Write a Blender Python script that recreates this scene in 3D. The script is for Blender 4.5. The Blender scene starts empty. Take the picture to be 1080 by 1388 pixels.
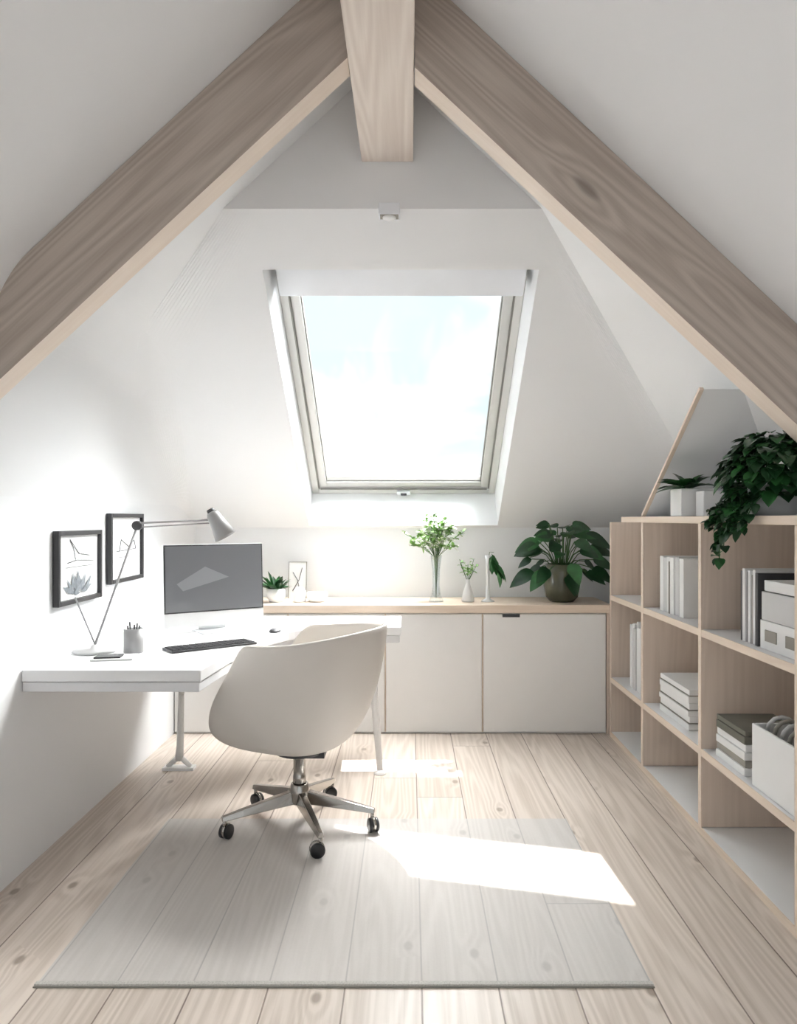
import bpy, bmesh, math, random
from mathutils import Vector, Matrix, Euler
random.seed(7)
scene = bpy.context.scene
COL = scene.collection
scene.view_settings.view_transform = 'Standard'
scene.view_settings.look = 'None'
scene.view_settings.exposure = 0.24

# ------------------------------------------------------------------ node helper
class NT:
    def __init__(s, nt):
        s.nt = nt; s.n = nt.nodes; s.l = nt.links
    def new(s, t, **k):
        nd = s.n.new(t)
        for a, b in k.items(): setattr(nd, a, b)
        return nd
    def set(s, sock, v):
        if hasattr(v, 'is_linked'): s.l.new(v, sock)
        else: sock.default_value = v
    def math(s, op, a, b=None, c=None, clamp=False):
        nd = s.new('ShaderNodeMath', operation=op); nd.use_clamp = clamp
        s.set(nd.inputs[0], a)
        if b is not None: s.set(nd.inputs[1], b)
        if c is not None: s.set(nd.inputs[2], c)
        return nd.outputs[0]
    def mix(s, f, a, b, blend='MIX'):
        nd = s.new('ShaderNodeMix', data_type='RGBA', blend_type=blend)
        s.set(nd.inputs[0], f); s.set(nd.inputs[6], a); s.set(nd.inputs[7], b)
        return nd.outputs[2]
    def comb(s, x, y, z):
        nd = s.new('ShaderNodeCombineXYZ')
        s.set(nd.inputs[0], x); s.set(nd.inputs[1], y); s.set(nd.inputs[2], z)
        return nd.outputs[0]
    def sep(s, v):
        nd = s.new('ShaderNodeSeparateXYZ'); s.l.new(v, nd.inputs[0])
        return nd.outputs
    def noise(s, vec, scale=5, detail=3, rough=.5, dist=0.):
        nd = s.new('ShaderNodeTexNoise')
        s.l.new(vec, nd.inputs['Vector'])
        nd.inputs['Scale'].default_value = scale; nd.inputs['Detail'].default_value = detail
        nd.inputs['Roughness'].default_value = rough; nd.inputs['Distortion'].default_value = dist
        return nd.outputs['Fac']
    def mr(s, v, a, b, c=0., d=1., smooth=False):
        nd = s.new('ShaderNodeMapRange')
        if smooth: nd.interpolation_type = 'SMOOTHSTEP'
        s.set(nd.inputs[0], v)
        for i, x in enumerate((a, b, c, d)): nd.inputs[i+1].default_value = x
        return nd.outputs[0]

def c4(c): return (c[0], c[1], c[2], 1.)
def srgb(r, g, b):
    f = lambda x: (x/255/12.92) if x/255 <= .04045 else ((x/255+.055)/1.055)**2.4
    return (f(r), f(g), f(b))

def base_mat(name):
    m = bpy.data.materials.new(name); m.use_nodes = True
    t = NT(m.node_tree); b = m.node_tree.nodes['Principled BSDF']
    return m, t, b

def pbr(name, col, rough=.5, metal=0., var=.04, scale=12., bump=0., trans=0., spec=None, emit=None):
    m, t, b = base_mat(name)
    tc = t.new('ShaderNodeTexCoord')
    f = t.noise(tc.outputs['Object'], scale, 4)
    dark = tuple(max(0, x*(1-var*2)) for x in col); lite = tuple(min(1, x*(1+var)) for x in col)
    t.l.new(t.mix(f, c4(dark), c4(lite)), b.inputs['Base Color'])
    b.inputs['Roughness'].default_value = rough
    b.inputs['Metallic'].default_value = metal
    if trans: b.inputs['Transmission Weight'].default_value = trans
    if spec is not None: b.inputs['Specular IOR Level'].default_value = spec
    if bump:
        bp = t.new('ShaderNodeBump'); bp.inputs['Strength'].default_value = bump
        bp.inputs['Distance'].default_value = .003
        t.l.new(t.noise(tc.outputs['Object'], scale*8, 3), bp.inputs['Height'])
        t.l.new(bp.outputs[0], b.inputs['Normal'])
    return m

def wood(name, c1, c2, axis='X', rough=.6, knots=True, ring=.3, kscale=1.):
    m, t, b = base_mat(name)
    tc = t.new('ShaderNodeTexCoord')
    x, y, z = t.sep(tc.outputs['Object'])
    if axis == 'Y': x, y, z = y, x, z
    if axis == 'Z': x, y, z = z, x, y
    # knots (warp the grain round them too)
    vo = t.new('ShaderNodeTexVoronoi'); vo.feature = 'F1'
    t.l.new(t.comb(t.math('MULTIPLY', x, 1.5*kscale), t.math('MULTIPLY', y, 4.5*kscale), t.math('MULTIPLY', z, 4.5*kscale)), vo.inputs['Vector'])
    vo.inputs['Scale'].default_value = 1.
    warp = t.noise(t.comb(t.math('MULTIPLY', x, .28), t.math('MULTIPLY', y, 5), t.math('MULTIPLY', z, 5)), 1.2, 1.5)
    if knots:
        near = t.mr(vo.outputs['Distance'], .0, .30, .12, 0, True)
        warp = t.math('ADD', warp, near)
    rings = t.mr(t.math('SINE', t.math('MULTIPLY', warp, 85)), -1, 1, 0, 1)
    g1 = t.noise(t.comb(t.math('MULTIPLY', x, 1.0), t.math('MULTIPLY', y, 30), t.math('MULTIPLY', z, 30)), 1.6, 4, .6, .2)
    g2 = t.noise(t.comb(t.math('MULTIPLY', x, 4), t.math('MULTIPLY', y, 110), t.math('MULTIPLY', z, 110)), 1.5, 2)
    f = t.math('ADD', t.math('MULTIPLY', rings, ring), t.math('ADD', t.math('MULTIPLY', g1, .45), t.math('MULTIPLY', g2, .3)))
    f = t.mr(f, .25, .85)
    col = t.mix(f, c4(c2), c4(c1))
    if knots:
        k = t.mr(vo.outputs['Distance'], .04, .095, 1, 0, True)
        k2 = t.math('GREATER_THAN', t.sep(vo.outputs['Color'])[0], .4)
        k = t.math('MULTIPLY', k, k2)
        col = t.mix(t.math('MULTIPLY', k, .6), col, c4(tuple(q*.42 for q in c2)))
    t.l.new(col, b.inputs['Base Color'])
    b.inputs['Roughness'].default_value = rough
    bp = t.new('ShaderNodeBump'); bp.inputs['Strength'].default_value = .12; bp.inputs['Distance'].default_value = .002
    t.l.new(f, bp.inputs['Height']); t.l.new(bp.outputs[0], b.inputs['Normal'])
    return m

def floor_mat(name='floor_pine_planks', veil=None, vf=0.):
    """plank floor; veil = colour of a thin cloth the boards telegraph through"""
    m, t, b = base_mat(name)
    tc = t.new('ShaderNodeTexCoord')
    x, y, z = t.sep(tc.outputs['Object'])
    W = .213
    xs = t.math('DIVIDE', t.math('SUBTRACT', x, .034), W)
    xi = t.math('FLOOR', xs); xf = t.math('FRACT', xs)
    wn = t.new('ShaderNodeTexWhiteNoise', noise_dimensions='1D'); t.l.new(xi, wn.inputs['W'])
    r1 = wn.outputs['Value']
    ys = t.math('ADD', t.math('DIVIDE', y, 4.6), t.math('MULTIPLY', r1, 7.3))
    yi = t.math('FLOOR', ys); yf = t.math('FRACT', ys)
    wn2 = t.new('ShaderNodeTexWhiteNoise', noise_dimensions='2D'); t.l.new(t.comb(xi, yi, 0.), wn2.inputs['Vector'])
    r2 = wn2.outputs['Value']
    off = t.math('MULTIPLY', r2, 40)
    # knots: distance to jittered points in a 2-D lattice along each plank
    vo = t.new('ShaderNodeTexVoronoi'); vo.voronoi_dimensions = '2D'
    t.l.new(t.comb(t.math('MULTIPLY', x, 4.4), t.math('ADD', t.math('MULTIPLY', y, 2.6), off), 0.), vo.inputs['Vector'])
    vo.inputs['Scale'].default_value = 1.
    pick = t.math('GREATER_THAN', t.sep(vo.outputs['Color'])[0], .70)
    warp = t.noise(t.comb(t.math('MULTIPLY', x, 5), t.math('ADD', t.math('MULTIPLY', y, .3), off), off), 1.1, 1)
    warp = t.math('ADD', warp, t.math('MULTIPLY', pick, t.mr(vo.outputs['Distance'], 0, .32, .07, 0, True)))
    rings = t.mr(t.math('SINE', t.math('MULTIPLY', warp, 110)), -1, 1)
    rings = t.math('POWER', rings, 1.6)
    g = t.noise(t.comb(t.math('MULTIPLY', x, 90), t.math('ADD', t.math('MULTIPLY', y, 1.8), off), off), 1., 4)
    f = t.math('ADD', t.math('MULTIPLY', rings, .26), t.math('MULTIPLY', g, .74))
    f = t.mr(f, .18, .62)
    lite = c4(srgb(220, 208, 197)); dark = c4(srgb(194, 180, 167))
    col = t.mix(f, dark, lite)
    tint = t.mix(r2, c4((.90, .89, .885)), c4((1.05, 1.05, 1.055)))
    col = t.mix(1., col, tint, 'MULTIPLY')
    k = t.mr(vo.outputs['Distance'], .035, .085, 1, 0, True)
    k = t.math('MULTIPLY', k, pick)
    col = t.mix(t.math('MULTIPLY', k, .7), col, c4(srgb(132, 114, 98)))
    e = t.math('ABSOLUTE', t.math('SUBTRACT', xf, .5))
    s1 = t.mr(e, .486, .493, 0, 1)
    e2 = t.math('ABSOLUTE', t.math('SUBTRACT', yf, .5))
    s2 = t.mr(e2, .4994, .4997, 0, 1)
    seam = t.math('MAXIMUM', s1, s2)
    col = t.mix(t.math('MULTIPLY', seam, .8), col, c4(srgb(108, 90, 78)))
    if veil:
        weave = t.noise(tc.outputs['Object'], 170, 2)
        vcol = t.mix(weave, c4(tuple(q*.9 for q in veil)), c4(veil))
        col = t.mix(vf, col, vcol)
    t.l.new(col, b.inputs['Base Color'])
    b.inputs['Roughness'].default_value = .9 if veil else .42
    bp = t.new('ShaderNodeBump'); bp.inputs['Strength'].default_value = .3 if not veil else .12; bp.inputs['Distance'].default_value = .003
    t.l.new(t.math('SUBTRACT', t.math('MULTIPLY', f, .12), seam), bp.inputs['Height'])
    t.l.new(bp.outputs[0], b.inputs['Normal'])
    return m

def clear_glass(name, tint=(1, 1, 1), gloss=.08, edge=.45):
    m = bpy.data.materials.new(name); m.use_nodes = True
    t = NT(m.node_tree); t.n.clear()
    out = t.new('ShaderNodeOutputMaterial')
    tr = t.new('ShaderNodeBsdfTransparent'); tr.inputs[0].default_value = c4(tint)
    gl = t.new('ShaderNodeBsdfGlossy'); gl.inputs['Roughness'].default_value = .03
    fr = t.new('ShaderNodeLayerWeight'); fr.inputs[0].default_value = .35
    mx = t.new('ShaderNodeMixShader')
    t.l.new(t.math('ADD', t.math('MULTIPLY', fr.outputs['Facing'], edge), gloss), mx.inputs[0])
    t.l.new(tr.outputs[0], mx.inputs[1]); t.l.new(gl.outputs[0], mx.inputs[2])
    t.l.new(mx.outputs[0], out.inputs[0])
    return m

M = {}
M['wall'] = pbr('wall_white_paint', (.88, .885, .895), .85, var=.006, scale=3, bump=.03)
M['ceil'] = pbr('ceiling_white_plaster', (.88, .883, .89), .9, var=.006, scale=2.5, bump=.04)
M['white'] = pbr('white_lacquer', (.76, .76, .765), .35, var=.01)
M['whitem'] = pbr('white_matte', (.86, .855, .85), .6, var=.01)
M['deskedge'] = pbr('desk_underlayer_grey_white', (.68, .68, .69), .5, var=.01)
M['door'] = pbr('cabinet_white', (.86, .845, .825), .45, var=.01)
M['reveal'] = pbr('reveal_white', (.88, .885, .89), .6, var=.005)
M['frameg'] = pbr('window_frame_greige', srgb(202, 201, 198), .4, var=.02)
M['blind'] = pbr('blind_housing_white', (.86, .88, .92), .35, var=.01)
M['gasket'] = pbr('window_gasket', srgb(120, 118, 112), .5, var=.05)
M['black'] = pbr('black_satin', (.018, .018, .02), .4, var=.1)
M['dark'] = pbr('dark_grey', (.06, .06, .065), .45, var=.1)
M['chrome'] = pbr('brushed_steel', (.42, .40, .375), .2, 1., var=.05, scale=30)
M['shell'] = pbr('chair_shell_beige', srgb(218, 212, 205), .5, var=.015, bump=.05)
M['cushion'] = pbr('seat_cushion_fabric', srgb(205, 200, 193), .9, var=.05, scale=60, bump=.3)
M['woodf'] = wood('pale_wood_trim', srgb(238, 223, 208), srgb(224, 206, 188), 'Y', knots=False, ring=.15)
M['woodz'] = wood('pale_wood_panel', srgb(229, 213, 199), srgb(213, 196, 181), 'Z', knots=True, ring=.22, kscale=.6)
M['woodx'] = wood('pale_wood_counter', srgb(236, 219, 202), srgb(216, 197, 177), 'X', knots=False, ring=.15)
M['rafter'] = wood('rafter_wood_shaded', srgb(197, 186, 175), srgb(163, 150, 139), 'X', kscale=.8, ring=.28)
M['rafterlit'] = wood('rafter_wood_lit', srgb(246, 234, 221), srgb(234, 218, 203), 'X', knots=False, ring=.1)  # paler copy of the rafter wood, light on the underside painted in
M['ridge'] = wood('ridge_pine', srgb(240, 229, 219), srgb(221, 207, 196), 'Y', kscale=1.1, ring=.32)
M['floor'] = floor_mat()
M['rug'] = floor_mat('rug_sheer_wool', srgb(210, 209, 208), .66)
M['rugedge'] = pbr('rug_binding', srgb(214, 211, 205), .9, var=.25, scale=220, bump=.5)
M['leafd'] = pbr('leaf_dark_green', (.012, .06, .018), .35, var=.35, scale=25)
M['leafm'] = pbr('leaf_mid_green', (.03, .14, .035), .4, var=.35, scale=25)
M['leafl'] = pbr('leaf_light_green', (.22, .42, .10), .5, var=.3, scale=25)
M['petal'] = pbr('petal_white', (.8, .82, .72), .6, var=.1)
M['stem'] = pbr('stem_green', (.06, .14, .04), .5, var=.2)
M['soil'] = pbr('soil', (.03, .02, .015), .9, var=.4, scale=60, bump=.6)
M['olive'] = pbr('pot_olive_glaze', srgb(92, 92, 74), .12, var=.3, scale=8)
M['glass'] = clear_glass('clear_glass', (.93, .96, .97))
M['pane'] = clear_glass('window_pane', (.98, .99, .995), .0, .06)
M['screen'] = pbr('screen_glass', srgb(104, 105, 108), .15, var=.06, scale=1.5)
M['screenrefl'] = pbr('screen_reflection_light', srgb(126, 127, 130), .15, var=.03, scale=1.5)
M['alu'] = pbr('aluminium', (.78, .79, .80), .3, .4, var=.02)
M['lampg'] = pbr('lamp_grey', srgb(160, 160, 160), .35, var=.03)
M['paper'] = pbr('paper_white', (.84, .84, .835), .8, var=.02)
M['ink'] = pbr('ink_grey', (.12, .12, .125), .8, var=.2)
M['inkl'] = pbr('ink_wash_blue_grey', (.22, .24, .26), .8, var=.4, scale=60)
M['bookg'] = pbr('book_grey', srgb(150, 146, 138), .7, var=.1)
M['booko'] = pbr('book_olive_grey', srgb(112, 110, 100), .7, var=.1)
M['lightgrey'] = pbr('light_grey', srgb(208, 208, 208), .6, var=.04)

# ------------------------------------------------------------------ mesh helpers
def mk(name, bm, mats, smooth=False, bevel=0., parent=None, sharp=True):
    me = bpy.data.meshes.new(name); bm.normal_update(); bm.to_mesh(me); bm.free()
    ob = bpy.data.objects.new(name, me); COL.objects.link(ob)
    for m in (mats if isinstance(mats, (list, tuple)) else [mats]): me.materials.append(m)
    if smooth:
        for p in me.polygons: p.use_smooth = True
    if bevel:
        b = ob.modifiers.new('bevel', 'BEVEL'); b.width = bevel; b.segments = 2; b.limit_method = 'ANGLE'
        b.angle_limit = math.radians(40)
    if parent: par(ob, parent)
    return ob

def empty(name, loc):
    e = bpy.data.objects.new(name, None); e.location = loc; e.empty_display_size = .1
    COL.objects.link(e); return e
def par(ob, p):
    ob.parent = p
    ob.matrix_parent_inverse = Matrix.Translation(p.location).inverted()

def addbox(bm, x0, x1, y0, y1, z0, z1, mi=0, mat=None):
    vs = [bm.verts.new(Vector(p) if mat is None else mat @ Vector(p)) for p in
          ((x0,y0,z0),(x1,y0,z0),(x1,y1,z0),(x0,y1,z0),(x0,y0,z1),(x1,y0,z1),(x1,y1,z1),(x0,y1,z1))]
    for f in ((3,2,1,0),(4,5,6,7),(0,1,5,4),(1,2,6,5),(2,3,7,6),(3,0,4,7)):
        fc = bm.faces.new([vs[i] for i in f]); fc.material_index = mi
    return vs

def boxes(name, lst, mats, bevel=.002, parent=None, mat=None):
    """lst of (x0,x1,y0,y1,z0,z1,mi)"""
    bm = bmesh.new()
    for b in lst: addbox(bm, *b[:6], mi=b[6] if len(b) > 6 else 0, mat=mat)
    return mk(name, bm, mats, bevel=bevel, parent=parent)

def polybm(faces):
    bm = bmesh.new(); cache = {}
    for f in faces:
        vs = []
        for p in f:
            k = tuple(round(q, 5) for q in p)
            if k not in cache: cache[k] = bm.verts.new(p)
            vs.append(cache[k])
        bm.faces.new(vs)
    return bm, cache
def poly(name, faces, mat, parent=None):
    bm, _ = polybm(faces)
    return mk(name, bm, mat, parent=parent)

def addlathe(bm, prof, loc=(0,0,0), seg=32, mi=0, mat=None, close=True):
    rows = []
    for r, z in prof:
        row = []
        for i in range(seg):
            a = 2*math.pi*i/seg
            p = Vector((r*math.cos(a), r*math.sin(a), z))
            if mat is not None: p = mat @ p
            row.append(bm.verts.new(p + Vector(loc)))
        rows.append(row)
    for a, b in zip(rows[:-1], rows[1:]):
        for i in range(seg):
            f = bm.faces.new((a[i], a[(i+1) % seg], b[(i+1) % seg], b[i])); f.material_index = mi; f.smooth = True
    if close:
        if prof[0][0] > 1e-4: f = bm.faces.new(rows[0][::-1]); f.material_index = mi
        if prof[-1][0] > 1e-4: f = bm.faces.new(rows[-1]); f.material_index = mi
def lathe(name, prof, loc, mat, seg=32, parent=None, m=None, close=True):
    bm = bmesh.new(); addlathe(bm, prof, loc, seg, mat=m, close=close)
    o = mk(name, bm, mat, parent=parent)
    return o

def addtube(bm, pts, rad, seg=8, mi=0, sq=None):
    pts = [Vector(p) for p in pts]; n = len(pts)
    rows = []; prev = None
    for i, p in enumerate(pts):
        d = (pts[min(i+1, n-1)] - pts[max(i-1, 0)]).normalized()
        ref = Vector((0, 0, 1)) if abs(d.z) < .95 else Vector((1, 0, 0))
        if prev is None: u = d.cross(ref).normalized()
        else: u = (prev - d*prev.dot(d)).normalized()
        prev = u; w = d.cross(u)
        r = rad[i] if isinstance(rad, (list, tuple)) else rad
        row = []
        for k in range(seg):
            a = 2*math.pi*(k+.5)/seg
            row.append(bm.verts.new(p + u*r*math.cos(a) + w*r*math.sin(a)))
        rows.append(row)
    for a, b in zip(rows[:-1], rows[1:]):
        for i in range(seg):
            f = bm.faces.new((a[i], a[(i+1) % seg], b[(i+1) % seg], b[i])); f.material_index = mi; f.smooth = seg > 4
    f = bm.faces.new(rows[0][::-1]); f.material_index = mi
    f = bm.faces.new(rows[-1]); f.material_index = mi
def tube(name, pts, rad, mat, seg=10, parent=None):
    bm = bmesh.new(); addtube(bm, pts, rad, seg)
    return mk(name, bm, mat, parent=parent)

def addleaf(bm, base, d, L, W, droop=.3, mi=0, n=7, up=Vector((0, 0, 1)), fold=.18, tip=.9):
    base = Vector(base); d = Vector(d).normalized()
    side = d.cross(up)
    if side.length < .05: side = Vector((1, 0, 0))
    side.normalize(); nrm = side.cross(d).normalized()
    rows = []
    for i in range(n+1):
        t = i/n
        c = base + d*L*t - Vector((0, 0, 1))*droop*L*t*t
        w = W*.5*(math.sin(math.pi*min(1, t**tip))**.8 if 0 < t < 1 else .02)
        rows.append((bm.verts.new(c - side*w + nrm*w*fold*2), bm.verts.new(c), bm.verts.new(c + side*w + nrm*w*fold*2)))
    for a, b in zip(rows[:-1], rows[1:]):
        for k in (0, 1):
            f = bm.faces.new((a[k], a[k+1], b[k+1], b[k])); f.material_index = mi; f.smooth = True

# ------------------------------------------------------------------ room shell
YB, YF = 4.9, -1.0
XL, XR = -1.424, 1.62
K = .747
hz = lambda y: 1.24 + (YB - y)*K
yh = lambda z: YB - (z - 1.24)/K
Yg = 3.085; zg = hz(Yg)
A = (XL, 1.38); B = (-1.36, 2.059); C = (-.11, 3.217)
gl = -1.424 + (zg - 2.0)/.926
gr = -.11 + (3.217 - zg)/.936
zr = 3.217 - .936*(XR + .11)
boxes('floor', [(XL-.1, XR+.1, YF, YB+.1, -.06, 0)], M['floor'], bevel=0)
poly('wall_left', [[(XL,YF,0),(XL,YB,0),(XL,YB,1.24),(XL,yh(1.38),1.38),(XL,YF,1.38)]], M['wall'])
poly('wall_right', [[(XR,YF,0),(XR,YB,0),(XR,YB,1.24),(XR,yh(zr),zr),(XR,YF,zr)]], M['wall'])
poly('wall_back', [[(XL,YB,0),(XR,YB,0),(XR,YB,1.24),(XL,YB,1.24)]], M['wall'])
HX0, HX1, HY0, HY1 = -.6625, .5825, 3.32, 4.88
HM = -.04
H = lambda x, y: (x, y, hz(y))
cb, cc = polybm([
    [(A[0],YF,A[1]),(A[0],yh(A[1]),A[1]),(B[0],yh(B[1]),B[1]),(B[0],YF,B[1])],
    [(B[0],YF,B[1]),(B[0],yh(B[1]),B[1]),(gl,Yg,zg),(C[0],Yg,C[1]),(C[0],YF,C[1])],
    [(C[0],YF,C[1]),(C[0],Yg,C[1]),(gr,Yg,zg),(XR,yh(zr),zr),(XR,YF,zr)],
    [(gl,Yg,zg),(HM,Yg,zg),(gr,Yg,zg),(C[0],Yg,C[1])],
    [H(gl,Yg),H(HM,Yg),H(HM,HY0),H(HX0,HY0),H(HX0,HY1),H(HM,HY1),H(HM,YB),H(XL,YB),H(XL,yh(A[1])),H(B[0],yh(B[1]))],
    [H(HM,Yg),H(gr,Yg),H(XR,yh(zr)),H(XR,YB),H(HM,YB),H(HM,HY1),H(HX1,HY1),H(HX1,HY0),H(HM,HY0)],
])
bmesh.ops.recalc_face_normals(cb, faces=cb.faces)
# hand-rounded plaster coves (flat facets, no normal tricks)
g = lambda p: cc[tuple(round(q, 5) for q in p)]
ER = cb.edges.get((g(H(gr,Yg)), g(H(XR,yh(zr)))))
EL = [cb.edges.get((g(a), g(b))) for a, b in ((H(gl,Yg),H(B[0],yh(B[1]))),(H(B[0],yh(B[1])),H(XL,yh(A[1]))),((B[0],YF,B[1]),(B[0],yh(B[1]),B[1])))]
for eds, off in (([ER], .11), (EL, .17)):
    bmesh.ops.bevel(cb, geom=eds, offset=off, offset_type='OFFSET', segments=16, profile=.5, affect='EDGES', clamp_overlap=False)
mk('ceiling', cb, M['ceil'])

# window local frame: x right, y up-slope, z outward
nrm = Vector((0, K, 1)).normalized(); ups = Vector((0, -1, K)).normalized()
wc = Vector(((HX0+HX1)/2, (HY0+HY1)/2, hz((HY0+HY1)/2)))
WM = Matrix(((1, ups.x, nrm.x, wc.x), (0, ups.y, nrm.y, wc.y), (0, ups.z, nrm.z, wc.z), (0, 0, 0, 1)))
hw = (HX1-HX0)/2; hh = (HY1-HY0)/2*math.sqrt(1+K*K)
def wp(x, y, z): return WM @ Vector((x, y, z))
T = .34
poly('trim_1', [  # skylight reveal lining
    [wp(-hw,-hh,0),wp(hw,-hh,0),wp(hw,-hh,T),wp(-hw,-hh,T)],
    [wp(-hw,hh,0),wp(hw,hh,0),wp(hw,hh,T),wp(-hw,hh,T)],
    [wp(-hw,-hh,0),wp(-hw,hh,0),wp(-hw,hh,T),wp(-hw,-hh,T)],
    [wp(hw,-hh,0),wp(hw,hh,0),wp(hw,hh,T),wp(hw,-hh,T)]], M['reveal'])
win = empty('window_1', wc)
e = .001
fw = .045; sw = .05
def ring(hx, hy, w, z0, z1, mi=0, wb=None, wt=None):
    wb = wb or w; wt = wt or w
    return [(-hx,-hx+w,-hy,hy,z0,z1,mi),(hx-w,hx,-hy,hy,z0,z1,mi),(-hx+w,hx-w,-hy,-hy+wb,z0,z1,mi),(-hx+w,hx-w,hy-wt,hy,z0,z1,mi)]
boxes('outer_frame', ring(hw-e, hh-e, fw, .27, .36), M['frameg'], .003, win, WM)
boxes('sash', ring(hw-fw-.006, hh-fw-.006, sw, .285, .35), M['frameg'], .004, win, WM)
boxes('gasket', ring(hw-fw-sw-.006, hh-fw-sw-.006, .006, .30, .33), M['gasket'], 0, win, WM)
boxes('sash_gap', [(-hw+fw-.001,-hw+fw+.007,-hh+.06,hh-.2,.268,.286),(hw-fw-.007,hw-fw+.001,-hh+.06,hh-.2,.268,.286)], M['gasket'], 0, win, WM)
boxes('glass_pane', [(-hw+.09,hw-.09,-hh+.09,hh-.09,.315,.319)], M['pane'], 0, win, WM)
boxes('blind_housing', [(-hw+.03,hw-.03,hh-.24,hh-.002,.13,.265),(-hw+.06,hw-.06,hh-.262,hh-.24,.17,.20)], M['blind'], .006, win, WM)
boxes('bottom_rail_groove', [(-hw+.06,hw-.06,-hh+.05,-hh+.056,.262,.27)], M['gasket'], 0, win, WM)
boxes('latch', [(-.045,.045,-hh+.014,-hh+.04,.245,.27,0),(-.02,.02,-hh+.02,-hh+.034,.235,.25,1)], [M['blind'], M['dark']], .003, win, WM)

# ridge beam + rafters
boxes('ridge_beam', [(-.2,.015,YF,Yg-.002,2.79,3.09)], M['ridge'], .004)
def rafter(name, pts, ang):
    R = Matrix.Rotation(ang, 4, 'Y'); Ri = R.inverted()
    bm = bmesh.new(); y0, y1 = 2.4, 2.5
    a = [bm.verts.new(Ri @ Vector((p[0], y0, p[1]))) for p in pts]
    b = [bm.verts.new(Ri @ Vector((p[0], y1, p[1]))) for p in pts]
    bm.faces.new(a); bm.faces.new(b[::-1])
    n = len(pts)
    for i in range(n):
        f = bm.faces.new((a[i], b[i], b[(i+1) % n], a[(i+1) % n]))
        if i == 1: f.material_index = 1  # underside takes the lit tone, other faces the shaded one
    bmesh.ops.recalc_face_normals(bm, faces=bm.faces)
    o = mk(name, bm, [M['rafter'], M['rafterlit']]); o.matrix_world = R
    return o
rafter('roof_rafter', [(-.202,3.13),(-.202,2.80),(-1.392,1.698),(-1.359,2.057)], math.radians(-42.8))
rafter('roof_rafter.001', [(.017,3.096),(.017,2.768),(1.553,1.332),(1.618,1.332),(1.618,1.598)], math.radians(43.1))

# niche sloping panel and wood trim on the bookcase side
P1=(1.2,3.785,1.312);P2=(1.615,3.785,1.312);P3=(1.615,3.35,1.603);P5=(1.37,3.03,1.832);P4=(1.2,3.03,1.832)
poly('wall_niche', [[P1,P2,P3,P5,P4]], M['wall'])
bm = bmesh.new()
dv = (Vector(P4)-Vector(P1)).normalized(); nv = Vector((0, dv.z, -dv.y))
def q(p, x, s): return bm.verts.new(Vector(p)+Vector((x,0,0))+nv*s)
vs = [q(P1,-.010,-.004),q(P1,.008,-.004),q(P1,.008,.010),q(P1,-.010,.010),q(P4,-.010,-.004),q(P4,.008,-.004),q(P4,.008,.010),q(P4,-.010,.010)]
for f in ((3,2,1,0),(4,5,6,7),(0,1,5,4),(1,2,6,5),(2,3,7,6),(3,0,4,7)): bm.faces.new([vs[i] for i in f])
mk('trim_2', bm, M['woodf'])

# ceiling spot
sp = empty('ceiling_spotlight', (-.08, 3.06, 2.57))
boxes('housing', [(-.128,-.04,3.03,3.10,2.552,2.60)], M['blind'], .004, sp)
boxes('face_ring', [(-.122,-.046,3.036,3.08,2.549,2.552)], M['bookg'], 0, sp)
lathe('lens', [(.0,0),(.028,0),(.028,.004),(0,.004)], (-.084,3.058,2.5445), M['paper'], 20, sp)

# unseen boards added above the skylight to cut the sun into patches
SD = Vector((.12, -.6, -1.))      # sun travel direction per metre of drop
def on_ray(xf, L, c):
    z = (4.9003 - K*L + c)/(1 + .6*K)
    return Vector((xf - SD.x*z, L + .6*z, z))
blk = empty('sun_blocker', (0, 5.2, 3.8))
def blocker_board(name, pts, c=3.2):
    bm = bmesh.new()
    t0 = [on_ray(x, l, c) for x, l in pts]
    a = [bm.verts.new(p) for p in t0]; b = [bm.verts.new(p+Vector((0,0,.02))) for p in t0]
    bm.faces.new(a); bm.faces.new(b[::-1]); n = len(a)
    for i in range(n): bm.faces.new((a[i], b[i], b[(i+1) % n], a[(i+1) % n]))
    bmesh.ops.recalc_face_normals(bm, faces=bm.faces)
    mk(name, bm, M['whitem'], parent=blk)
blocker_board('blocker_board_1', [(-.95,3.29),(1.15,2.765),(1.15,3.72),(-.95,3.72)])
blocker_board('blocker_board_2', [(-.95,2.93),(1.15,2.385),(1.15,1.3),(-.95,1.3)])
blocker_board('blocker_board_3', [(.26,3.72),(1.15,3.72),(1.15,4.35),(.26,4.35)])
boxes('blocker_rail', [(1.17-.12*4,1.21-.12*4,4.3,6.3,3.3,3.34)], M['whitem'], 0, blk)

# ------------------------------------------------------------------ sideboard
sb = empty('sideboard_cabinet', (-.1, 4.65, 0))
boxes('carcass', [(XL+.004,1.19,4.472,4.895,.0,.728)], M['door'], 0, sb)
boxes('countertop', [(XL+.004,1.222,4.44,4.895,.73,.78)], M['woodx'], .003, sb)
boxes('side_panel', [(1.190,1.222,4.45,4.895,.0,.729)], M['woodz'], .002, sb)
dl = []
for x0, x1 in ((-1.42,-.738),(-.732,-.150),(-.144,.438),(.444,1.186)):
    dl.append((x0+.002,x1-.002,4.452,4.47,.012,.724,0))
boxes('doors', dl, M['door'], .003, sb)
boxes('door_edges', [(-.150,-.144,4.456,4.47,.012,.724),(.438,.444,4.456,4.47,.012,.724),(-.738,-.732,4.456,4.47,.012,.724)], M['woodx'], 0, sb)
boxes('finger_pulls', [(.56,.665,4.449,4.453,.705,.724)], M['dark'], .003, sb)

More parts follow.
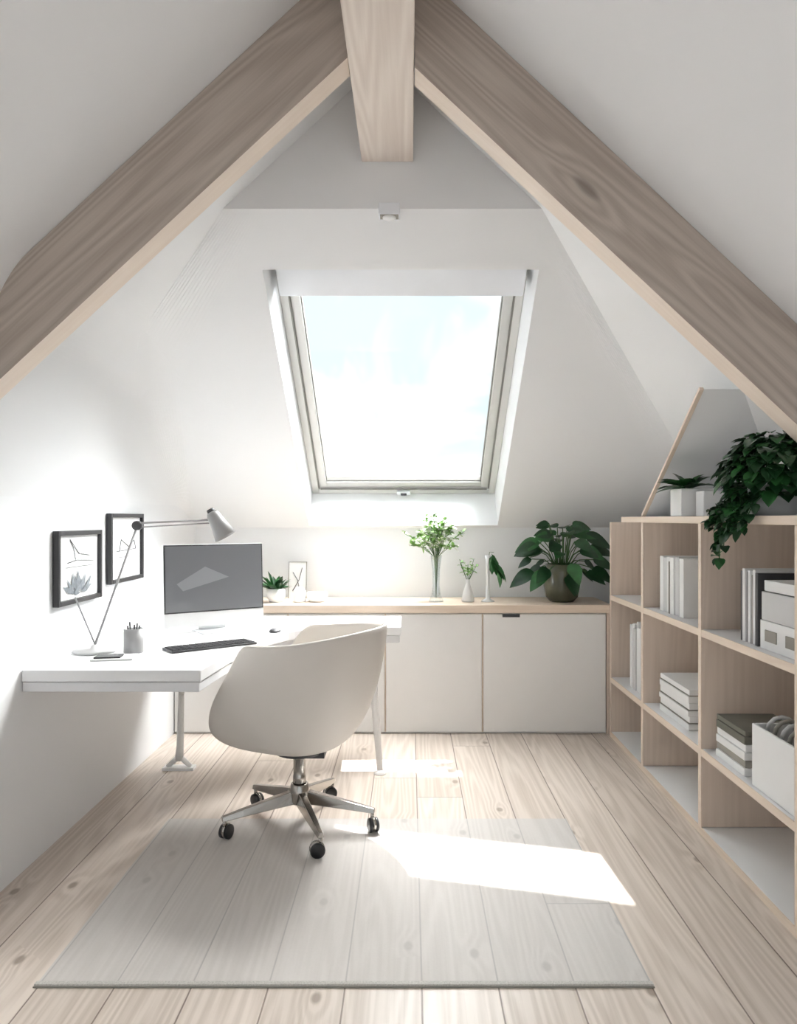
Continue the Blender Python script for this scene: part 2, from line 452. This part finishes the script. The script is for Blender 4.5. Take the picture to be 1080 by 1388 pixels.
# ------------------------------------------------------------------ bookcase
bk = empty('bookcase', (1.4, 2.8, 0))
BX0, BX1 = 1.2, 1.615
Yend = 4.43
divs = [3.785, 3.03, 2.265, 1.5]
boxes('back_panel', [(1.600,BX1,1.2,Yend,.0,1.278)], M['woodz'], 0, bk)
vl = [(BX0+.001,1.599,y,y+.028,.032,1.279) for y in divs] + [(BX0+.001,1.599,Yend-.03,Yend,.0,1.279),(BX0+.001,1.599,1.2,1.23,.0,1.279)]
boxes('dividers', vl, M['woodz'], .002, bk)
vf = [(BX0-.004,BX0+.001,y-.001,y+.029,.03,1.279) for y in divs]
boxes('divider_edges', vf, M['woodf'], .001, bk)
boxes('top_shelf', [(BX0-.006,1.599,1.2,4.15,1.28,1.31)], M['whitem'], .003, bk)
boxes('top_shelf_lip', [(BX0-.010,BX0-.006,1.2,4.15,1.28,1.31)], M['woodf'], .001, bk)
segs = []
ys = [1.23]+[v for y in divs[::-1] for v in (y, y+.028)]+[Yend-.03]
for a, b in zip(ys[::2], ys[1::2]): segs.append((a, b))
for nm, z in (('shelf_mid', .845), ('shelf_low', .355)):
    boxes(nm, [(BX0+.002,1.599,a+.001,b-.001,z-.03,z) for a, b in segs], M['whitem'], .001, bk)
    boxes(nm+'_lip', [(BX0-.003,BX0+.002,a+.001,b-.001,z-.03,z) for a, b in segs], M['woodf'], .001, bk)
boxes('base_board', [(BX0+.002,1.599,1.231,Yend-.031,.0,.03)], M['whitem'], .001, bk)
boxes('base_lip', [(BX0-.003,BX0+.002,1.231,Yend-.031,.0,.03)], M['woodf'], .001, bk)

# ------------------------------------------------------------------ desk
dk = empty('corner_desk', (-1.0, 3.4, 0))
def spline(pts, n=8):
    out = []
    P = [Vector(p) for p in pts]
    for i in range(len(P)-1):
        p0 = P[max(i-1,0)]; p1 = P[i]; p2 = P[i+1]; p3 = P[min(i+2,len(P)-1)]
        for k in range(n):
            t = k/n
            out.append(.5*((2*p1)+(-p0+p2)*t+(2*p0-5*p1+4*p2-p3)*t*t+(-p0+3*p1-3*p2+p3)*t**3))
    out.append(P[-1]); return out
crv = spline([(-.765,2.70),(-.752,2.90),(-.725,3.18),(-.665,3.45),(-.565,3.65),(-.39,3.75),(-.2,3.775),(-.045,3.775)], 5)
outl = [(XL+.004,2.70)] + [(p.x,p.y) for p in crv] + [(-.045,4.2),(XL+.004,4.2)]
def slab(name, pts, z0, z1, mat, parent, bevel=.003):
    bm = bmesh.new()
    a = [bm.verts.new((x,y,z0)) for x,y in pts]; b = [bm.verts.new((x,y,z1)) for x,y in pts]
    bm.faces.new(a[::-1]); bm.faces.new(b); n=len(a)
    for i in range(n): bm.faces.new((a[i],a[(i+1)%n],b[(i+1)%n],b[i]))
    bmesh.ops.recalc_face_normals(bm, faces=bm.faces)
    return mk(name, bm, mat, bevel=bevel, parent=parent)
slab('desktop', outl, .702, .745, M['white'], dk)
inl = [(x if x < -1.4 else x-.006, y+.006 if y < 4 else y-.004) for x, y in outl]
slab('desktop_underlayer', inl, .664, .700, M['deskedge'], dk)
bm = bmesh.new()
addtube(bm, [(-1.16,3.78,.664),(-1.172,3.79,.40)], [.011,.014], 12)
addtube(bm, [(-1.172,3.79,.42),(-1.188,3.82,.12),(-1.195,3.83,.05)], [.014,.018,.022], 12)
addtube(bm, [(-1.195,3.83,.07),(-1.255,3.83,.012)], [.014,.012], 10)
addtube(bm, [(-1.195,3.83,.07),(-1.135,3.83,.012)], [.014,.012], 10)
addbox(bm, -1.275,-1.115,3.80,3.86,.0,.014)
mk('leg_1', bm, M['whitem'], parent=dk)
bm = bmesh.new()
addtube(bm, [(-.20,4.0,.664),(-.19,3.92,.4),(-.15,3.76,.015)], [.028,.022,.016], 12)
addlathe(bm, [(.03,0),(.03,.006),(.016,.02)], (-.15,3.76,.0), 20)
mk('leg_2', bm, M['whitem'], parent=dk)

# ------------------------------------------------------------------ chair
cx, cy = -.465, 3.12
ch = empty('swivel_armchair', (cx, cy, 0))
face = math.radians(163)
bm = bmesh.new(); NP, NS = 64, 20
sm = lambda t: (lambda u: u*u*(3-2*u))(max(0, min(1, t)))
rows = []
zb = .330
for j in range(NS+1):
    s = j/NS; row = []
    a = s*math.pi/2
    for i in range(NP):
        ph = 2*math.pi*i/NP
        d = abs((math.degrees(ph)+180) % 360 - 180)
        rim = .425 + .385*sm((d-18)/58) + .05*sm((d-80)/90)
        c_ = math.cos(math.radians(d))
        R = .325 + (.045*c_ if d < 90 else -.02*c_)
        zz = zb + (rim-zb)*((1-math.cos(a))**1.05)
        u_ = (zz-zb)/(.86-zb)
        lean = 1 + (.10*(u_-.4))*sm((d-60)/90)
        arm_in = 1 - .16*sm((zz-.5)/.3)*math.exp(-((d-50)/28)**2)
        r = R*(math.sin(a)**.62)*lean*arm_in
        x = cx + r*math.cos(face+ph); y = cy + r*math.sin(face+ph)
        row.append(bm.verts.new((x, y, zz)) if (j or i == 0) else row[0])
    rows.append(row)
for j in range(NS):
    for i in range(NP):
        k = (i+1) % NP
        if j == 0: bm.faces.new((rows[0][0], rows[1][i], rows[1][k]))
        else: bm.faces.new((rows[j][i], rows[j+1][i], rows[j+1][k], rows[j][k]))
bmesh.ops.recalc_face_normals(bm, faces=bm.faces)
sh = mk('shell', bm, M['shell'], smooth=True, parent=ch)
so = sh.modifiers.new('solid', 'SOLIDIFY'); so.thickness = .018; so.offset = 0
ss = sh.modifiers.new('sub', 'SUBSURF'); ss.levels = 1; ss.render_levels = 1
lathe('seat_cushion', [(0,0),(.2,.0),(.235,.015),(.24,.035),(.22,.05),(.15,.056),(0,.058)], (cx,cy,.42), M['cushion'], 40, ch)
bm = bmesh.new()
addlathe(bm, [(.10,.312),(.105,.328)], (cx,cy,0), 32)
addbox(bm, cx-.02, cx+.11, cy-.05, cy+.04, .298, .32)
mk('seat_mechanism', bm, M['dark'], parent=ch)
bm = bmesh.new()
addlathe(bm, [(.028,.18),(.028,.21),(.026,.215),(.026,.28),(.034,.29),(.034,.312)], (cx,cy,0), 24)
addlathe(bm, [(.035,.095),(.045,.11),(.045,.15),(.036,.18)], (cx,cy,0), 24)
ANG = [70, 137, 206, 293, 350]
for k in range(5):
    a = math.radians(ANG[k]); dr = Vector((math.cos(a), math.sin(a), 0)); sd = Vector((-dr.y, dr.x, 0))
    c0 = Vector((cx, cy, 0)); prev = None
    st = [(.02,.10,.155,.028),(.12,.093,.136,.025),(.24,.083,.112,.021),(.325,.074,.094,.015)]
    for r, za, zb2, w in st:
        cur = [bm.verts.new(c0+dr*r+sd*w*.9+Vector((0,0,za))), bm.verts.new(c0+dr*r-sd*w*.9+Vector((0,0,za))),
               bm.verts.new(c0+dr*r-sd*w*.55+Vector((0,0,zb2))), bm.verts.new(c0+dr*r+sd*w*.55+Vector((0,0,zb2)))]
        if prev:
            for i in range(4): bm.faces.new((prev[i], prev[(i+1)%4], cur[(i+1)%4], cur[i]))
        else: bm.faces.new(cur[::-1])
        prev = cur
    bm.faces.new(prev)
mk('star_base', bm, M['chrome'], parent=ch, bevel=.003)
bm = bmesh.new(); bm2 = bmesh.new()
for k in range(5):
    a = math.radians(ANG[k]); p = Vector((cx+.315*math.cos(a), cy+.315*math.sin(a), 0))
    addlathe(bm2, [(.008,.045),(.008,.078)], p, 12)
    tw = a + .9 + k*.7
    ax = Vector((math.cos(tw), math.sin(tw), 0)); q0 = p + Vector((-ax.y, ax.x, 0))*.012
    rot = Vector((0,0,1)).rotation_difference(ax).to_matrix()
    for o in (-.02, .006):
        pr = [(.0,o),(.022,o),(.029,o+.003),(.029,o+.012),(.022,o+.015),(0,o+.015)]
        addlathe(bm, pr, q0+Vector((0,0,.029)), 24, mat=rot, close=False)
    pr = [(.0,-.005),(.029,-.005),(.029,.006),(0,.006)]
    addlathe(bm2, pr, q0+Vector((0,0,.032)), 24, mat=rot, close=False)
mk('caster_wheels', bm, M['black'], parent=ch); mk('caster_stems', bm2, M['chrome'], parent=ch)
ch.location.z = .0035

# ------------------------------------------------------------------ rug
rg = empty('area_rug', (-.18, 2.6, 0))
boxes('pile', [(-1.04,.676,2.062,3.19,.0005,.003)], M['rug'], 0, rg)
boxes('binding', [(-1.042,.678,2.045,2.0615,.0005,.009)], M['rugedge'], .002, rg)
boxes('binding_under', [(-1.043,.679,2.042,2.0448,.0005,.004)], M['bookg'], 0, rg)

# ------------------------------------------------------------------ monitor
mt = empty('desktop_computer', (-.955, 3.65, .745))
th = math.radians(34)
MM = Matrix.Translation((-.955,3.64,.745)) @ Matrix.Rotation(th,4,'Z') @ Matrix.Rotation(math.radians(-3),4,'X')
MW = .252
boxes('case', [(-MW,MW,0,.018,.028,.43)], M['alu'], .004, mt, MM)
boxes('screen', [(-MW+.008,MW-.008,-.003,0,.105,.422)], M['screen'], .001, mt, MM)
boxes('bezel', [(-MW+.002,MW-.002,-.0015,0,.099,.428)], M['black'], .001, mt, MM)
poly('screen_reflection', [[MM@Vector(p) for p in ((-.19,-.0035,.24),(-.05,-.0035,.32),(.07,-.0035,.265),(-.16,-.0035,.205))]], M['screenrefl'], mt)  # reflection on the glass, painted as a lighter patch
M0 = Matrix.Translation((-.955,3.64,.745)) @ Matrix.Rotation(th,4,'Z')
bm = bmesh.new()
addbox(bm, -.09,.09,-.07,.12,0,.008, mat=M0)
addbox(bm, -.07,.07,.05,.065,.008,.2, mat=M0)
addbox(bm, -.05,.05,.02,.06,.16,.2, mat=M0)
mk('stand', bm, M['alu'], bevel=.003, parent=mt)

# keyboard
kb = empty('keyboard', (-.86,3.2,.745))
KM = Matrix.Translation((-.86,3.19,.745)) @ Matrix.Rotation(math.radians(38),4,'Z')
boxes('base', [(-.19,.19,-.06,.06,.0,.010)], M['dark'], .003, kb, KM)
kl = []
for r in range(5):
    for c in range(14):
        kl.append((-.182+c*.0262,-.182+c*.0262+.022,-.054+r*.022,-.054+r*.022+.018,.010,.0135))
boxes('keys', kl, M['black'], 0, kb, KM)
bm = bmesh.new(); addlathe(bm, [(.035,0),(.036,.008),(.030,.018),(.015,.024),(0,.025)], (0,0,0), 24)
for v in bm.verts: v.co = Vector((v.co.x*.8-.66, v.co.y*1.3+3.62, v.co.z*.7+.745))
mk('computer_mouse', bm, M['dark'])

# pen cup
pc = empty('pen_cup', (-1.144,3.06,.745))
lathe('cup', [(0,0),(.038,0),(.04,.004),(.04,.10),(.036,.10),(.036,.01),(0,.01)], (-1.144,3.06,.745), M['lampg'], 32, pc)
bm = bmesh.new()
for i in range(5):
    a = i*1.3; addtube(bm, [(-1.144+.01*math.cos(a),3.06+.01*math.sin(a),.757),(-1.144+.025*math.cos(a),3.06+.025*math.sin(a),.858+.006*(i%3))], .004, 6)
mk('pens', bm, M['black'], parent=pc)
boxes('notebook', [(-.08,.08,-.055,.055,0,.008,0),(-.07,.03,-.045,.02,.008,.014,1)], [M['paper'],M['black']], .002,
      None, Matrix.Translation((-1.17,2.93,.745)) @ Matrix.Rotation(.15,4,'Z'))

# desk lamp
lp = empty('desk_lamp', (-1.31,3.07,.745))
lathe('base', [(0,0),(.085,0),(.088,.004),(.085,.012),(.02,.016),(.012,.03),(0,.032)], (-1.31,3.07,.745), M['lightgrey'], 40, lp)
J = Vector((-1.18,3.2,1.27)); E = Vector((-.875,3.28,1.285))
bm = bmesh.new()
addtube(bm, [(-1.31,3.07,.77), J], .005, 8)
addtube(bm, [(-1.31,3.075,.775), (-1.36,3.0,.98)], .0035, 8)
addtube(bm, [J+Vector((0,0,.01)), E+Vector((0,0,.01))], .0045, 8)
addtube(bm, [J-Vector((0,0,.008)), E-Vector((0,0,.004))], .003, 8)
mk('arms', bm, M['lampg'], parent=lp)
rot = Vector((0,0,1)).rotation_difference(Vector((0,1,0))).to_matrix()
lathe('joint', [(0,-.015),(.02,-.015),(.02,.015),(0,.015)], J, M['dark'], 16, lp, rot)
ax = Vector((.5,.0,-.86)).normalized(); rot = Vector((0,0,1)).rotation_difference(ax).to_matrix()
lathe('shade', [(0,-.05),(.022,-.05),(.03,-.035),(.034,.0),(.05,.075),(.047,.075),(.03,.0),(.0,-.03)], E+Vector((.02,0,0)), M['lampg'], 32, lp, rot, close=False)
lathe('shade_cap', [(0,-.065),(.016,-.065),(.018,-.05),(0,-.05)], E+Vector((.02,0,0)), M['dark'], 20, lp, rot)

# pictures on left wall
def picture(name, y0, y1, z0, z1, kind):
    e0 = empty(name, (XL, (y0+y1)/2, (z0+z1)/2)); x = XL+.003; w = .02
    boxes('frame', [(x,x+.025,y0,y0+w,z0,z1),(x,x+.025,y1-w,y1,z0,z1),(x,x+.025,y0+w,y1-w,z0,z0+w),(x,x+.025,y0+w,y1-w,z1-w,z1)], M['black'], .002, e0)
    boxes('mat_board', [(x,x+.010,y0+w,y1-w,z0+w,z1-w)], M['paper'], 0, e0)
    bm = bmesh.new(); xx = x+.0125
    W = y1-y0; Hh = z1-z0
    P = lambda a, b: (xx, y0+W*a, z0+Hh*b)
    if kind == 0:
        addtube(bm, [P(.25,.56),P(.45,.59),P(.85,.56)], .002, 4); addtube(bm, [P(.3,.88),P(.38,.75),P(.42,.6)], .0015, 4)
        addtube(bm, [P(.3,.88),P(.5,.68),P(.75,.64)], .0015, 4); addtube(bm, [P(.2,.5),P(.85,.5)], .001, 4)
        for i in range(16):
            s = random.uniform(.8, 1.3)
            ang = -1.35 + 2.7*i/15 + random.uniform(-.1,.1)
            c = Vector(P(.48+random.uniform(-.14,.14),.12+.03*random.random())); d1 = Vector((0, math.sin(ang), math.cos(ang)))*.075*s; d2 = Vector((0, d1.z, -d1.y))*.16
            c.x += .0002*i
            f = bm.faces.new([bm.verts.new(c), bm.verts.new(c+d1*.5+d2), bm.verts.new(c+d1*1.2), bm.verts.new(c+d1*.5-d2)]); f.material_index = 1
    else:
        addtube(bm, [P(.22,.45),P(.8,.47)], .002, 4); addtube(bm, [P(.3,.45),P(.35,.62),P(.6,.5)], .002, 4)
        addtube(bm, [P(.55,.47),P(.75,.6),P(.8,.47)], .002, 4); addtube(bm, [P(.25,.36),P(.7,.37)], .0015, 4)
    mk('sketch', bm, [M['ink'], M['inkl']], parent=e0)
picture('framed_sketch', 2.936, 3.356, .945, 1.25, 0)
picture('framed_sketch.001', 3.456, 3.88, .99, 1.325, 1)

# ------------------------------------------------------------------ counter items
ZC = .7805
def U(u, y): return (u-555)*y/1000
# small plant
x = U(374,4.60)
p = empty('potted_succulent', (x,4.60,ZC))
lathe('pot', [(0,0),(.04,0),(.055,.03),(.058,.085),(.052,.085),(.05,.02),(0,.02)], (x,4.60,ZC), M['whitem'], 32, p)
lathe('soil', [(0,.06),(.05,.06),(.05,.07),(0,.074)], (x,4.60,ZC), M['soil'], 20, p)
bm = bmesh.new()
for i in range(60):
    a = random.uniform(0,6.28); el = random.uniform(.35,1.45)
    d = Vector((math.cos(a)*math.cos(el), math.sin(a)*math.cos(el), math.sin(el)))
    L = random.uniform(.10,.17)
    if math.cos(a) > .1 or math.sin(a) > .5: L *= .7
    addleaf(bm, (x+.02*math.cos(a),4.60+.02*math.sin(a),ZC+.07), d, L, .035, .2, mi=i%2, n=4)
mk('leaves', bm, [M['leafd'],M['leafm']], parent=p)
# card stand, jar, bowl
x = U(402,4.78)
cs = empty('photo_card', (x,4.80,ZC))
CM = Matrix.Translation((x,4.80,ZC)) @ Matrix.Rotation(math.radians(-8),4,'X')
boxes('card', [(-.055,.055,0,.006,0,.235)], M['paper'], 0, cs, CM)
boxes('border', [(-.06,-.055,-.002,.008,0,.24),(.055,.06,-.002,.008,0,.24),(-.055,.055,-.002,.008,.235,.24)], M['bookg'], 0, cs, CM)
bm = bmesh.new()
addtube(bm,[CM@Vector((-.03,-.002,.05)),CM@Vector((.01,-.002,.12)),CM@Vector((.03,-.002,.2))],.0025,5)
addtube(bm,[CM@Vector((.02,-.002,.04)),CM@Vector((.0,-.002,.12)),CM@Vector((-.03,-.002,.17))],.0025,5)
mk('print', bm, M['ink'], parent=cs)
jar = [(0,0),(.034,0),(.038,.006),(.038,.07),(.03,.082),(.02,.088),(.02,.094),(0,.096)]
lathe('ceramic_jar', jar, (U(406,4.6),4.6,ZC), M['whitem'], 32)
lathe('ceramic_bowl', [(0,0),(.045,0),(.062,.02),(.066,.052),(.062,.058),(.055,.05),(.04,.02),(0,.015)], (U(430,4.62),4.62,ZC), M['whitem'], 36)
# bouquet vase
x = U(591,4.62); y = 4.62
v = empty('flower_vase', (x,y,ZC))
lathe('glass', [(0,0),(.045,0),(.047,.005),(.03,.04),(.022,.10),(.024,.2),(.036,.29),(.034,.29),(.021,.2),(.019,.1),(.026,.045),(.0,.02)], (x,y,ZC), M['glass'], 32, v)
bm = bmesh.new(); bl = bmesh.new()
for i in range(24):
    a = i*2.399; sp_ = random.uniform(.03,.19)
    tip = Vector((x+sp_*math.cos(a)*1.1, y+sp_*math.sin(a)*.8, ZC+.62-1.0*sp_-random.uniform(.0,.12)))
    mid = Vector((x+.012*math.cos(a), y+.012*math.sin(a), ZC+.28))
    pts = [Vector((x,y,ZC+.03)), mid, mid.lerp(tip,.55)+Vector((0,0,.02)), tip]
    addtube(bm, pts, .0018, 5)
    for k in range(22):
        t = random.uniform(.35,1); c = mid.lerp(tip,t)+Vector((0,0,.02*(1-abs(2*t-1))))
        d = Vector((random.uniform(-1,1),random.uniform(-1,1),random.uniform(-.3,.9)))
        addleaf(bl, c, d, random.uniform(.028,.05), random.uniform(.018,.03), .2, mi=(0 if random.random()<.7 else 1), n=4)
mk('stems', bm, M['stem'], parent=v); mk('foliage', bl, [M['leafl'],M['petal']], parent=v)
# small vase
x = U(634,4.62)
v = empty('bud_vase', (x,4.62,ZC))
lathe('vase', [(0,0),(.036,0),(.04,.01),(.03,.06),(.014,.11),(.014,.14),(.012,.14),(.012,.11),(.0,.1)], (x,4.62,ZC), M['whitem'], 28, v)
bm = bmesh.new()
for i in range(7):
    a = random.uniform(0,6.28); tip = Vector((x+.06*math.cos(a),4.62+.05*math.sin(a),ZC+random.uniform(.2,.27)))
    addtube(bm, [(x,4.62,ZC+.12),tip], .0018, 5, mi=1)
    for k in range(6):
        c = Vector((x,4.62,ZC+.14)).lerp(tip, random.uniform(.4,1))
        addleaf(bm, c, (random.uniform(-1,1),random.uniform(-1,1),random.uniform(-.2,.8)), .035, .018, .2, mi=0, n=4)
mk('sprigs', bm, [M['leafl'],M['stem']], parent=v)
# tall white stand with hanging leaf
x = U(661,4.62)
v = empty('tall_slim_vase', (x,4.62,ZC))
lathe('body', [(0,0),(.04,0),(.04,.006),(.014,.02),(.011,.12),(.013,.25),(.018,.29),(.015,.29),(.009,.25),(0,.2)], (x,4.62,ZC), M['whitem'], 28, v)
bm = bmesh.new()
addtube(bm, [(x,4.62,ZC+.24),(x+.01,4.61,ZC+.31),(x+.035,4.6,ZC+.31)], .002, 5, mi=1)
for i in range(9):
    addleaf(bm, (x+.02+.004*i,4.6-.004*i,ZC+.30-.012*i), (random.uniform(.0,.6),random.uniform(-.6,.1),-.6), .085, .055, .4, mi=0, n=5)
mk('hanging_leaves', bm, [M['leafm'],M['stem']], parent=v)

# big potted plant
x, y = U(759,4.64)+.01, 4.64
v = empty('potted_peperomia_plant', (x,y,ZC))
lathe('pot', [(0,0),(.075,0),(.10,.03),(.113,.10),(.110,.19),(.10,.235),(.094,.235),(.10,.19),(.10,.18),(0,.175)], (x,y,ZC), M['olive'], 40, v)
lathe('soil', [(0,.18),(.098,.18),(.096,.2),(0,.205)], (x,y,ZC), M['soil'], 24, v)
bm = bmesh.new()
for i in range(54):
    ring_ = i % 3
    a = i*2.399 + random.uniform(-.2,.2)
    rr = (.06, .14, .17)[ring_] + random.uniform(-.02,.02)
    hh_ = (.44, .36, .22)[ring_] + random.uniform(-.05,.05)
    ca, sa = math.cos(a), math.sin(a)
    ysq = .5 if sa > 0 else .8
    tip = Vector((x+rr*ca*1.1, y+rr*sa*ysq, ZC+hh_))
    b0 = Vector((x+.03*ca, y+.03*sa, ZC+.2))
    addtube(bm, [b0, b0.lerp(tip,.5)+Vector((0,0,.03)), tip], .003, 5, mi=1)
    L = random.uniform(.14,.18)
    if sa > .2: L *= .55
    elif sa < -.4: L *= .85
    d = Vector((ca*1.2, sa*.6, (.4,.0,-.3)[ring_]+random.uniform(-.2,.15)))
    addleaf(bm, tip, d, L, L*.66, .35, mi=0 if i % 4 else 2, n=9, fold=.07, tip=.75, up=Vector((random.uniform(-.3,.3), -.9, .8)))
mk('leaves', bm, [M['leafd'],M['stem'],M['leafm']], parent=v)

# ------------------------------------------------------------------ bookcase contents
ZT = 1.3105
# rectangular planter
p = empty('planter_box', (1.30,3.33,ZT))
x0 = 1.215
boxes('box', [(x0,x0+.15,3.30,3.44,ZT,ZT+.125)], M['whitem'], .004, p)
boxes('box_small', [(x0+.06,x0+.15,3.20,3.29,ZT,ZT+.11)], M['whitem'], .004, p)
bm = bmesh.new()
for i in range(26):
    a = random.uniform(0,6.28)
    addleaf(bm, (x0+.05+.02*math.cos(a),3.37+.02*math.sin(a),ZT+.125), (math.cos(a)-.4,math.sin(a)*.4-.2,random.uniform(.1,.9)), random.uniform(.08,.14), .055, .3, mi=i%2, n=5)
mk('leaves', bm, [M['leafd'],M['leafm']], parent=p)
# trailing ivy
px, py = 1.315, 2.66
p = empty('trailing_ivy_plant', (px,py,ZT))
lathe('pot', [(0,0),(.07,0),(.085,.05),(.09,.11),(.084,.11),(.078,.05),(0,.04)], (px,py,ZT), M['lightgrey'], 32, p)
bm = bmesh.new()
for i in range(620):
    a = random.uniform(0,6.28); el = random.uniform(-.7,1.35); r = random.uniform(.5,1)**.5
    c = Vector((px+.165*r*math.cos(a)*math.cos(el), py+.20*r*math.sin(a)*math.cos(el), ZT+.15+.15*r*math.sin(el)))
    if c.z < ZT+.03: c.z = ZT+.03
    d = Vector((math.cos(a), math.sin(a), random.uniform(-.7,.5)))
    L = random.uniform(.035,.065)
    if c.x + d.normalized().x*L > 1.59: continue
    addleaf(bm, c, d, L, L*.9, .4, mi=0 if random.random() < .7 else 1, n=4)
for s in range(9):
    yy = py-.14+.035*s; top = Vector((px-.10,yy,ZT+.08)); n = [.03,.05,.04,.06,.07,.13,.16,.05,.03][s]
    pts = [top, Vector((1.165,yy-.005,ZT+.03)), Vector((1.150,yy,ZT-n*.5)), Vector((1.15,yy+.01,ZT-n))]
    addtube(bm, pts, .002, 5, mi=1)
    for k in range(int(14+n*90)):
        t = random.uniform(0,2.99); i0 = int(t); c = pts[i0].lerp(pts[i0+1], t-i0)
        L = random.uniform(.03,.048)
        addleaf(bm, c, (random.uniform(-1,.05),random.uniform(-1,1),random.uniform(-.9,.3)), L, L*.85, .3, mi=0 if random.random()<.7 else 1, n=4)
mk('foliage', bm, [M['leafd'],M['leafm']], parent=p)

def shelf_books(name, x0, y0, z, items, mats, depth=.2):
    l = []; yy = y0
    for th_, h, mi in items:
        l.append((x0+random.uniform(0,.012), x0+depth, yy+.001, yy+th_-.001, z, z+h, mi)); yy += th_
    return boxes(name, l, mats, .002)
z2, z3 = .8455, .3555
shelf_books('binders', 1.24, 3.36, z2, [(.055,.27,0),(.012,.26,2),(.05,.275,1),(.05,.27,0),(.012,.25,2),(.045,.27,0),(.045,.265,1),(.05,.27,0)], [M['paper'],M['lightgrey'],M['bookg']], .22)
def stack(name, x0, x1, y0, y1, z, items, mats):
    l = []; zz = z
    for h, mi, j in items:
        l.append((x0+j, x1+j, y0+j*.6, y1+j*.6, zz, zz+h-.0015, mi)); zz += h
    return boxes(name, l, mats, .002)
stack('paper_stack', 1.24, 1.48, 3.28, 3.66, z3, [(.03,0,0),(.004,1,0),(.03,0,.006),(.025,0,-.003),(.004,1,0),(.03,0,.004),(.03,0,0),(.004,1,.002),(.025,0,.005)], [M['paper'],M['bookg']])
shelf_books('books_row', 1.235, 3.90, z3, [(.04,.34,0),(.035,.37,1),(.04,.35,0),(.03,.38,0),(.04,.34,1),(.04,.36,0),(.04,.35,0)], [M['paper'],M['lightgrey']], .2)
shelf_books('magazine_row', 1.235, 2.62, z2, [(.022,.26,2),(.02,.27,0),(.022,.25,1),(.02,.265,0),(.022,.26,2),(.022,.27,0),(.02,.26,2)], [M['paper'],M['bookg'],M['dark']], .22)
boxes('storage_boxes', [(1.235,1.46,2.32,2.60,z2,z2+.10,0),(1.235,1.45,2.33,2.59,z2+.102,z2+.20,1),(1.24,1.44,2.35,2.58,z2+.203,z2+.24,0),
                        (1.231,1.235,2.36,2.42,z2+.03,z2+.07,2),(1.231,1.235,2.48,2.56,z2+.03,z2+.07,2)], [M['paper'],M['lightgrey'],M['bookg']], .003)
stack('book_stack', 1.225, 1.45, 2.70, 2.95, z3, [(.03,0,0),(.028,1,.004),(.03,0,0),(.028,0,.006),(.03,2,0),(.02,2,.004)], [M['paper'],M['bookg'],M['booko']])
sbx = empty('storage_bin', (1.33,2.45,z3))
boxes('bin', [(1.215,1.225,2.33,2.62,z3,z3+.22),(1.445,1.455,2.33,2.62,z3,z3+.22),(1.225,1.445,2.33,2.34,z3,z3+.22),(1.225,1.445,2.61,2.62,z3,z3+.22),(1.225,1.445,2.34,2.61,z3,z3+.01)], M['paper'], .003, sbx)
bm = bmesh.new()
for i in range(5):
    yy = 2.38+i*.05
    pts = [(1.26+.05*math.cos(a)+.04, yy, z3+.2+.05*math.sin(a)) for a in [k*math.pi/6 for k in range(7)]]
    addtube(bm, pts, .008, 6, mi=i % 2)
mk('rolled_cloths', bm, [M['lightgrey'],M['bookg']], parent=sbx)

# ------------------------------------------------------------------ lights
sun = bpy.data.lights.new('sun', 'SUN'); sun.energy = 11.; sun.angle = math.radians(.4); sun.color = (1., .97, .93)
so_ = bpy.data.objects.new('sun', sun); COL.objects.link(so_)
so_.rotation_euler = Vector((0,0,-1)).rotation_difference(SD.normalized()).to_euler()
so_.location = (0, 8, 8)

w = bpy.data.worlds.new('world'); scene.world = w; w.use_nodes = True
t = NT(w.node_tree); bg = w.node_tree.nodes['Background']
tc = t.new('ShaderNodeTexCoord')
nrmv = t.new('ShaderNodeVectorMath', operation='NORMALIZE'); t.l.new(tc.outputs['Generated'], nrmv.inputs[0])
d = nrmv.outputs[0]
cl = t.noise(d, 6.5, 4, .55, .4)
cm = t.mr(cl, .44, .58, 0, 1, True)
sky = t.mix(cm, (.80, .92, .96, 1), (1., 1., 1., 1))
zc = t.sep(d)[2]
sky = t.mix(t.mr(zc, .02, .12, 0, 1, True), (1., 1., 1., 1), sky)
dot = t.new('ShaderNodeVectorMath', operation='DOT_PRODUCT'); t.l.new(d, dot.inputs[0])
dot.inputs[1].default_value = Vector((.30,.42,.86)).normalized()
lobe = t.mr(dot.outputs['Value'], .66, .96, 0, 1, True)
# sky away from the sun is a little dimmer
back = t.mr(t.math('MULTIPLY', t.sep(d)[1], -1.), .2, .9, 0, -.06, True)
t.l.new(t.mix(lobe, sky, (1., .985, .96, 1)), bg.inputs[0])
t.l.new(t.math('ADD', t.math('MULTIPLY', lobe, 44.), t.math('ADD', back, .98)), bg.inputs[1])

# ------------------------------------------------------------------ camera
cam = bpy.data.cameras.new('camera'); co = bpy.data.objects.new('camera', cam); COL.objects.link(co)
co.location = (0, 0, 1.3); co.rotation_euler = (math.radians(90), 0, 0)
cam.sensor_fit = 'VERTICAL'; cam.sensor_height = 36; cam.sensor_width = 28
cam.lens = 1000/1388*36
cam.shift_x = -15/1388; cam.shift_y = 9/1388
cam.clip_start = .05
scene.camera = co
